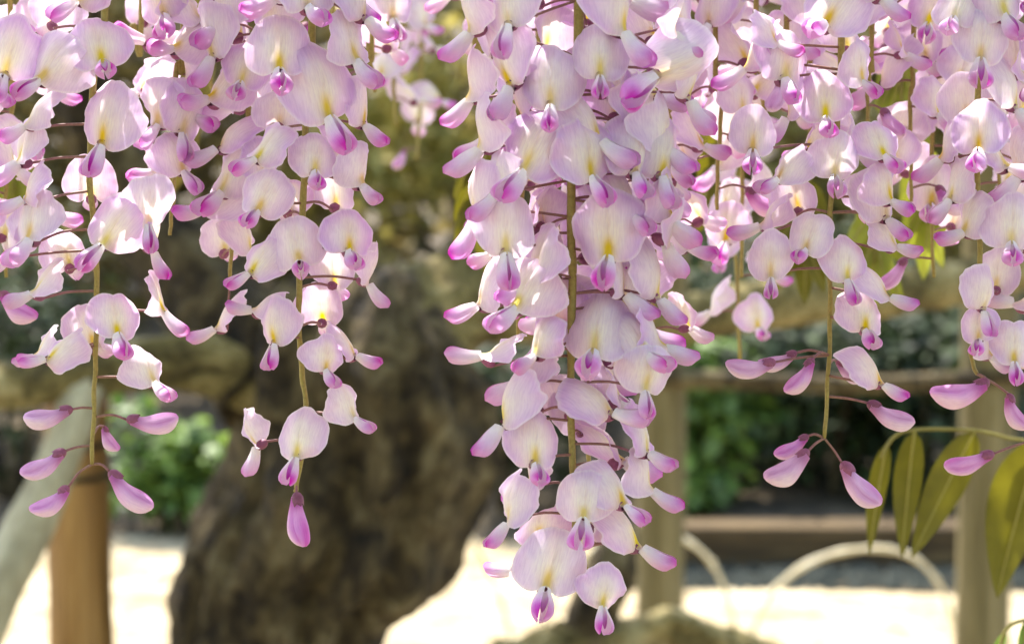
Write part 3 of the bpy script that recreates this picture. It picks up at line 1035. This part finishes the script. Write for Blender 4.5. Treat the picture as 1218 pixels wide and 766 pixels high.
for q in (((920, 431), (866, 440), -0.006), ((946, 420), (904, 436), 0.004), ((966, 428), (936, 466), -0.006), ((996, 430), (1026, 452), 0.012), ((1034, 480), (1086, 502)),
          ((960, 519), (922, 540)), ((960, 537), (914, 572), -0.006), ((1003, 552), (1046, 598))):
    r.bud(*q)

r = Raceme([(1168, -20), (1166, 95), (1163, 190), (1163, 290), (1163, 360), (1158, 420), (1162, 445)], 0.80,
           'lilac pink wisteria raceme in front of the grey brown post', 3.8)
r.auto(-170, -30, 74, 17)
for q in ((1166, 72, -2, 78, 4), (1164, 180, -4, 76, 4), (1203, 291, 8, 70, 0), (1206, 432, 14, 64, 0), (1146, 278, -84, 66, 6), (1184, 345, 170, 62), (1164, 405, -30, 56, -6), (1178, 425, 60, 52, 10),
          (1134, 24, -16, 70, 8), (1196, 20, 30, 76, 0), (1210, 130, 70, 70, 10), (1120, 190, -110, 64), (1130, 238, -80, 62, -10), (1200, 200, 60, 66), (1170, 370, 20, 54, 0, 30), (1150, 140, 180, 66), (1212, 90, 100, 70)):
    r.at(*q)
r.bud((1174, 455), (1112, 476), -0.006)
r.bud((1200, 470), (1216, 512), 0.004)
r = Raceme([(1262, -20), (1258, 200), (1250, 400), (1242, 480), (1238, 522)], 0.815, 'wisteria raceme whose lone bud reaches out over the bronze leaflets', 3.8)
r.auto(-150, 440, 74, 20, 56, buds=50)
r.bud((1180, 540), (1125, 554), 0.0)

# the curtain behind, out of focus
BACK = [(10, 330, .88, 'behind the slender six-bud raceme'), (-30, 360, .84, 'at the outer side of the slender six-bud raceme'),
        (160, 60, .9, 'between the slender six-bud raceme and the loose one'), (250, 110, .93, 'behind the olive vine stem raceme'), (340, 60, .93, 'high behind the short crowded raceme'),
        (400, 40, 1.0, 'high behind the raceme with one plump bud'), (440, 110, .92, 'just beside the raceme with one plump bud'), (470, 150, 1.25, 'well back in the gap beside the longest pale raceme'),
        (500, 190, 1.45, 'farthest back in the gap beside the longest pale raceme'), (566, 90, .95, 'showing past the trunk side of the longest pale raceme'), (620, 400, .84, 'pressed behind the trunk side of the longest pale raceme'),
        (640, 100, 1.0, 'deep behind the top of the longest pale raceme'), (780, 420, .84, 'pressed behind the post side of the longest pale raceme'), (800, 330, .87, 'between the longest pale raceme and the olive grey post'),
        (830, 120, 1.0, 'high in front of the olive grey post'), (856, 250, .88, 'beside the blurred olive leaf'), (880, 330, .95, 'long one beyond the blurred olive leaf'), (876, 430, 1.05, 'longest of those behind, with tiny far flowers'),
        (905, 170, .9, None), (940, 110, .87, None), (965, 190, .93, None), (1035, 150, .87, None), (1060, 80, 1.0, None), (1085, 240, .88, 'shorter one between the eight-bud and lilac pink racemes'), (1110, 330, .90, 'longer one between the eight-bud and lilac pink racemes'),
        (1140, 120, .93, 'high beside the lilac pink raceme'), (1190, 260, .9, 'behind the lilac pink raceme'), (1225, 300, .95, 'at the outer side of the lilac pink raceme')]
for k, (x, yb, Y, where) in enumerate(BACK):
    lab = ('blurred pink raceme ' + where) if where else 'blurred pink raceme high behind the raceme with eight loose buds'
    r = Raceme([(x + random.uniform(-8, 8), -20), (x, yb * 0.5), (x + random.uniform(-5, 5), yb)], Y, lab, 3.4, group='blurred racemes behind the sharp clusters')
    r.auto(-60, yb - 10, 68, 31, 54, buds=20)
print('objects', len(bpy.data.objects))

# ------------------------------------------------------------------ compound leaves
def compound_leaf(rachis_px, Y, leaflets, mat, label, Yt=None):
    P = [PY(a, b, Y) for a, b in rachis_px]
    top = P[-1]
    root = empty('compound_leaf', top)
    tag(root, label, 'leaf')
    path = spline([p - top for p in P], 24)
    v, f = tube(path, [0.0009] * 24, 6)
    mesh_obj('rachis', v, f, M_STEM, root, [K_STEM * 0.7] * len(v))
    for (b, t, w, tw) in leaflets:
        a = PY(b[0], b[1], Y) - top
        e = PY(t[0], t[1], Y + tw * 0.02) - top
        ax = e - a
        side = ax.cross(Vector((0, 1, 0))).normalized()
        side = (side + Vector((0, 0.5 * tw, 0))).normalized()
        nrm = side.cross(ax).normalized()
        W = px2m(w, Y)
        verts, faces = [], []
        nl = 14
        for i in range(nl + 1):
            s = i / nl
            hw = W * 0.5 * math.sin(math.pi * s ** 0.8) ** 0.75 * (1 - 0.35 * s) * 1.15 if 0 < s < 1 else 0.0
            c = a + ax * s + nrm * (ax.length * 0.05 * math.sin(s * 3.1))
            for u in (-1, -0.5, 0, 0.5, 1):
                verts.append(c + side * (u * hw) + nrm * (abs(u) * hw * 0.35 + 0.0005 * math.sin(9 * s + u * 4)))
        for i in range(nl):
            for k in range(4):
                faces.append((i * 5 + k, i * 5 + k + 1, (i + 1) * 5 + k + 1, (i + 1) * 5 + k))
        lf = mesh_obj('leaflet', verts, faces, mat, root)
        mid = [verts[i * 5 + 2] - nrm * 0.0003 for i in range(nl + 1)]
        mv, mf = tube(mid, np.linspace(0.0006, 0.0002, nl + 1), 5)
        mesh_obj('midrib', mv, mf, M_STEM, lf, [K_STEM] * len(mv))
    return root


compound_leaf([(1048, 545), (1062, 521), (1088, 511), (1160, 512), (1225, 524), (1290, 500), (1340, 300), (1350, -400)], 1.12,
              [((1055, 528), (1034, 660), 25, .2), ((1088, 512), (1073, 664), 36, 0), ((1160, 512), (1084, 664), 48, -.2), ((1238, 522), (1186, 712), 76, .2)],
              M_LEAF_OLIVE, 'bronze green compound leaf with long drooping leaflets before the grey brown post')
compound_leaf([(1186, 790), (1195, 752), (1215, 738), (1260, 735), (1330, 700), (1380, 300), (1390, -400)], 1.04,
              [((1196, 752), (1178, 800), 14, .2), ((1222, 737), (1216, 800), 16, 0)], M_LEAF_BRIGHT, 'green compound leaf sprig under the wide bronze leaflet')
LV = [(852, 150, 1.15, 'M', 'olive compound leaf in the gap beyond the longest pale raceme'), (1072, 45, 1.1, 'L', 'bright yellow green leaf peeping out high beside the eight-bud raceme'),
      (1040, 225, 1.2, 'L', 'yellow green compound leaf behind the raceme with eight loose buds'), (958, 215, 1.25, 'M', 'olive compound leaf behind the raceme with eight loose buds'), (575, 165, 1.15, 'M', 'olive compound leaf behind the edge of the longest pale raceme'),
      (1105, 180, 1.2, 'L', 'yellow green compound leaf between the eight-bud and lilac pink racemes'), (15, 150, 1.3, 'L', 'yellow green leaf behind the top of the slender six-bud raceme')]
for k, (x, y, Y, c, lab) in enumerate(LV):
    s = 1 / Y
    lf = []
    for j in range(4):
        for sd in (-1, 1):
            bx = (x + random.uniform(-3, 3), y + j * 26 * s)
            lf.append((bx, (bx[0] + sd * random.uniform(18, 46) * s, bx[1] + random.uniform(60, 95) * s), random.uniform(24, 36) * s, random.uniform(-.6, .6)))
    lf.append(((x, y + 100 * s), (x + random.uniform(-12, 12), y + 185 * s), 32 * s, 0.1))
    compound_leaf([(x, y + 105 * s), (x + 2, y), (x + random.uniform(-20, 20), y - 160), (x + random.uniform(-30, 30), -1800 / Y + 0)], Y, lf,
                  M_LEAF_OLIVE if c == 'M' else M_LEAF_LIGHT, lab).__setitem__('group', 'young leaves among the flowers')

# blurred olive vine stem at upper left
a = [(246, -700, 1.3, 36), (242, -100, 1.3, 36), (240, 40, 1.3, 36), (232, 120, 1.3, 32), (216, 190, 1.32, 24), (190, 240, 1.34, 14), (170, 262, 1.35, 6)]
path, rad = px_path(a, 40)
v, f = tube(path, rad, 14, True, 0.12, 30, 2)
M_VINE = rough_material('vine_bark', [(0.3, T(92, 84, 34)), (0.55, T(132, 120, 58)), (0.75, T(160, 148, 84))], 40, (1, 1, 0.4), 0.5, 0.004)
tag(mesh_obj('vine_stem', v, f, M_VINE), 'thick olive vine stem hanging behind the loose pink raceme', 'vine')
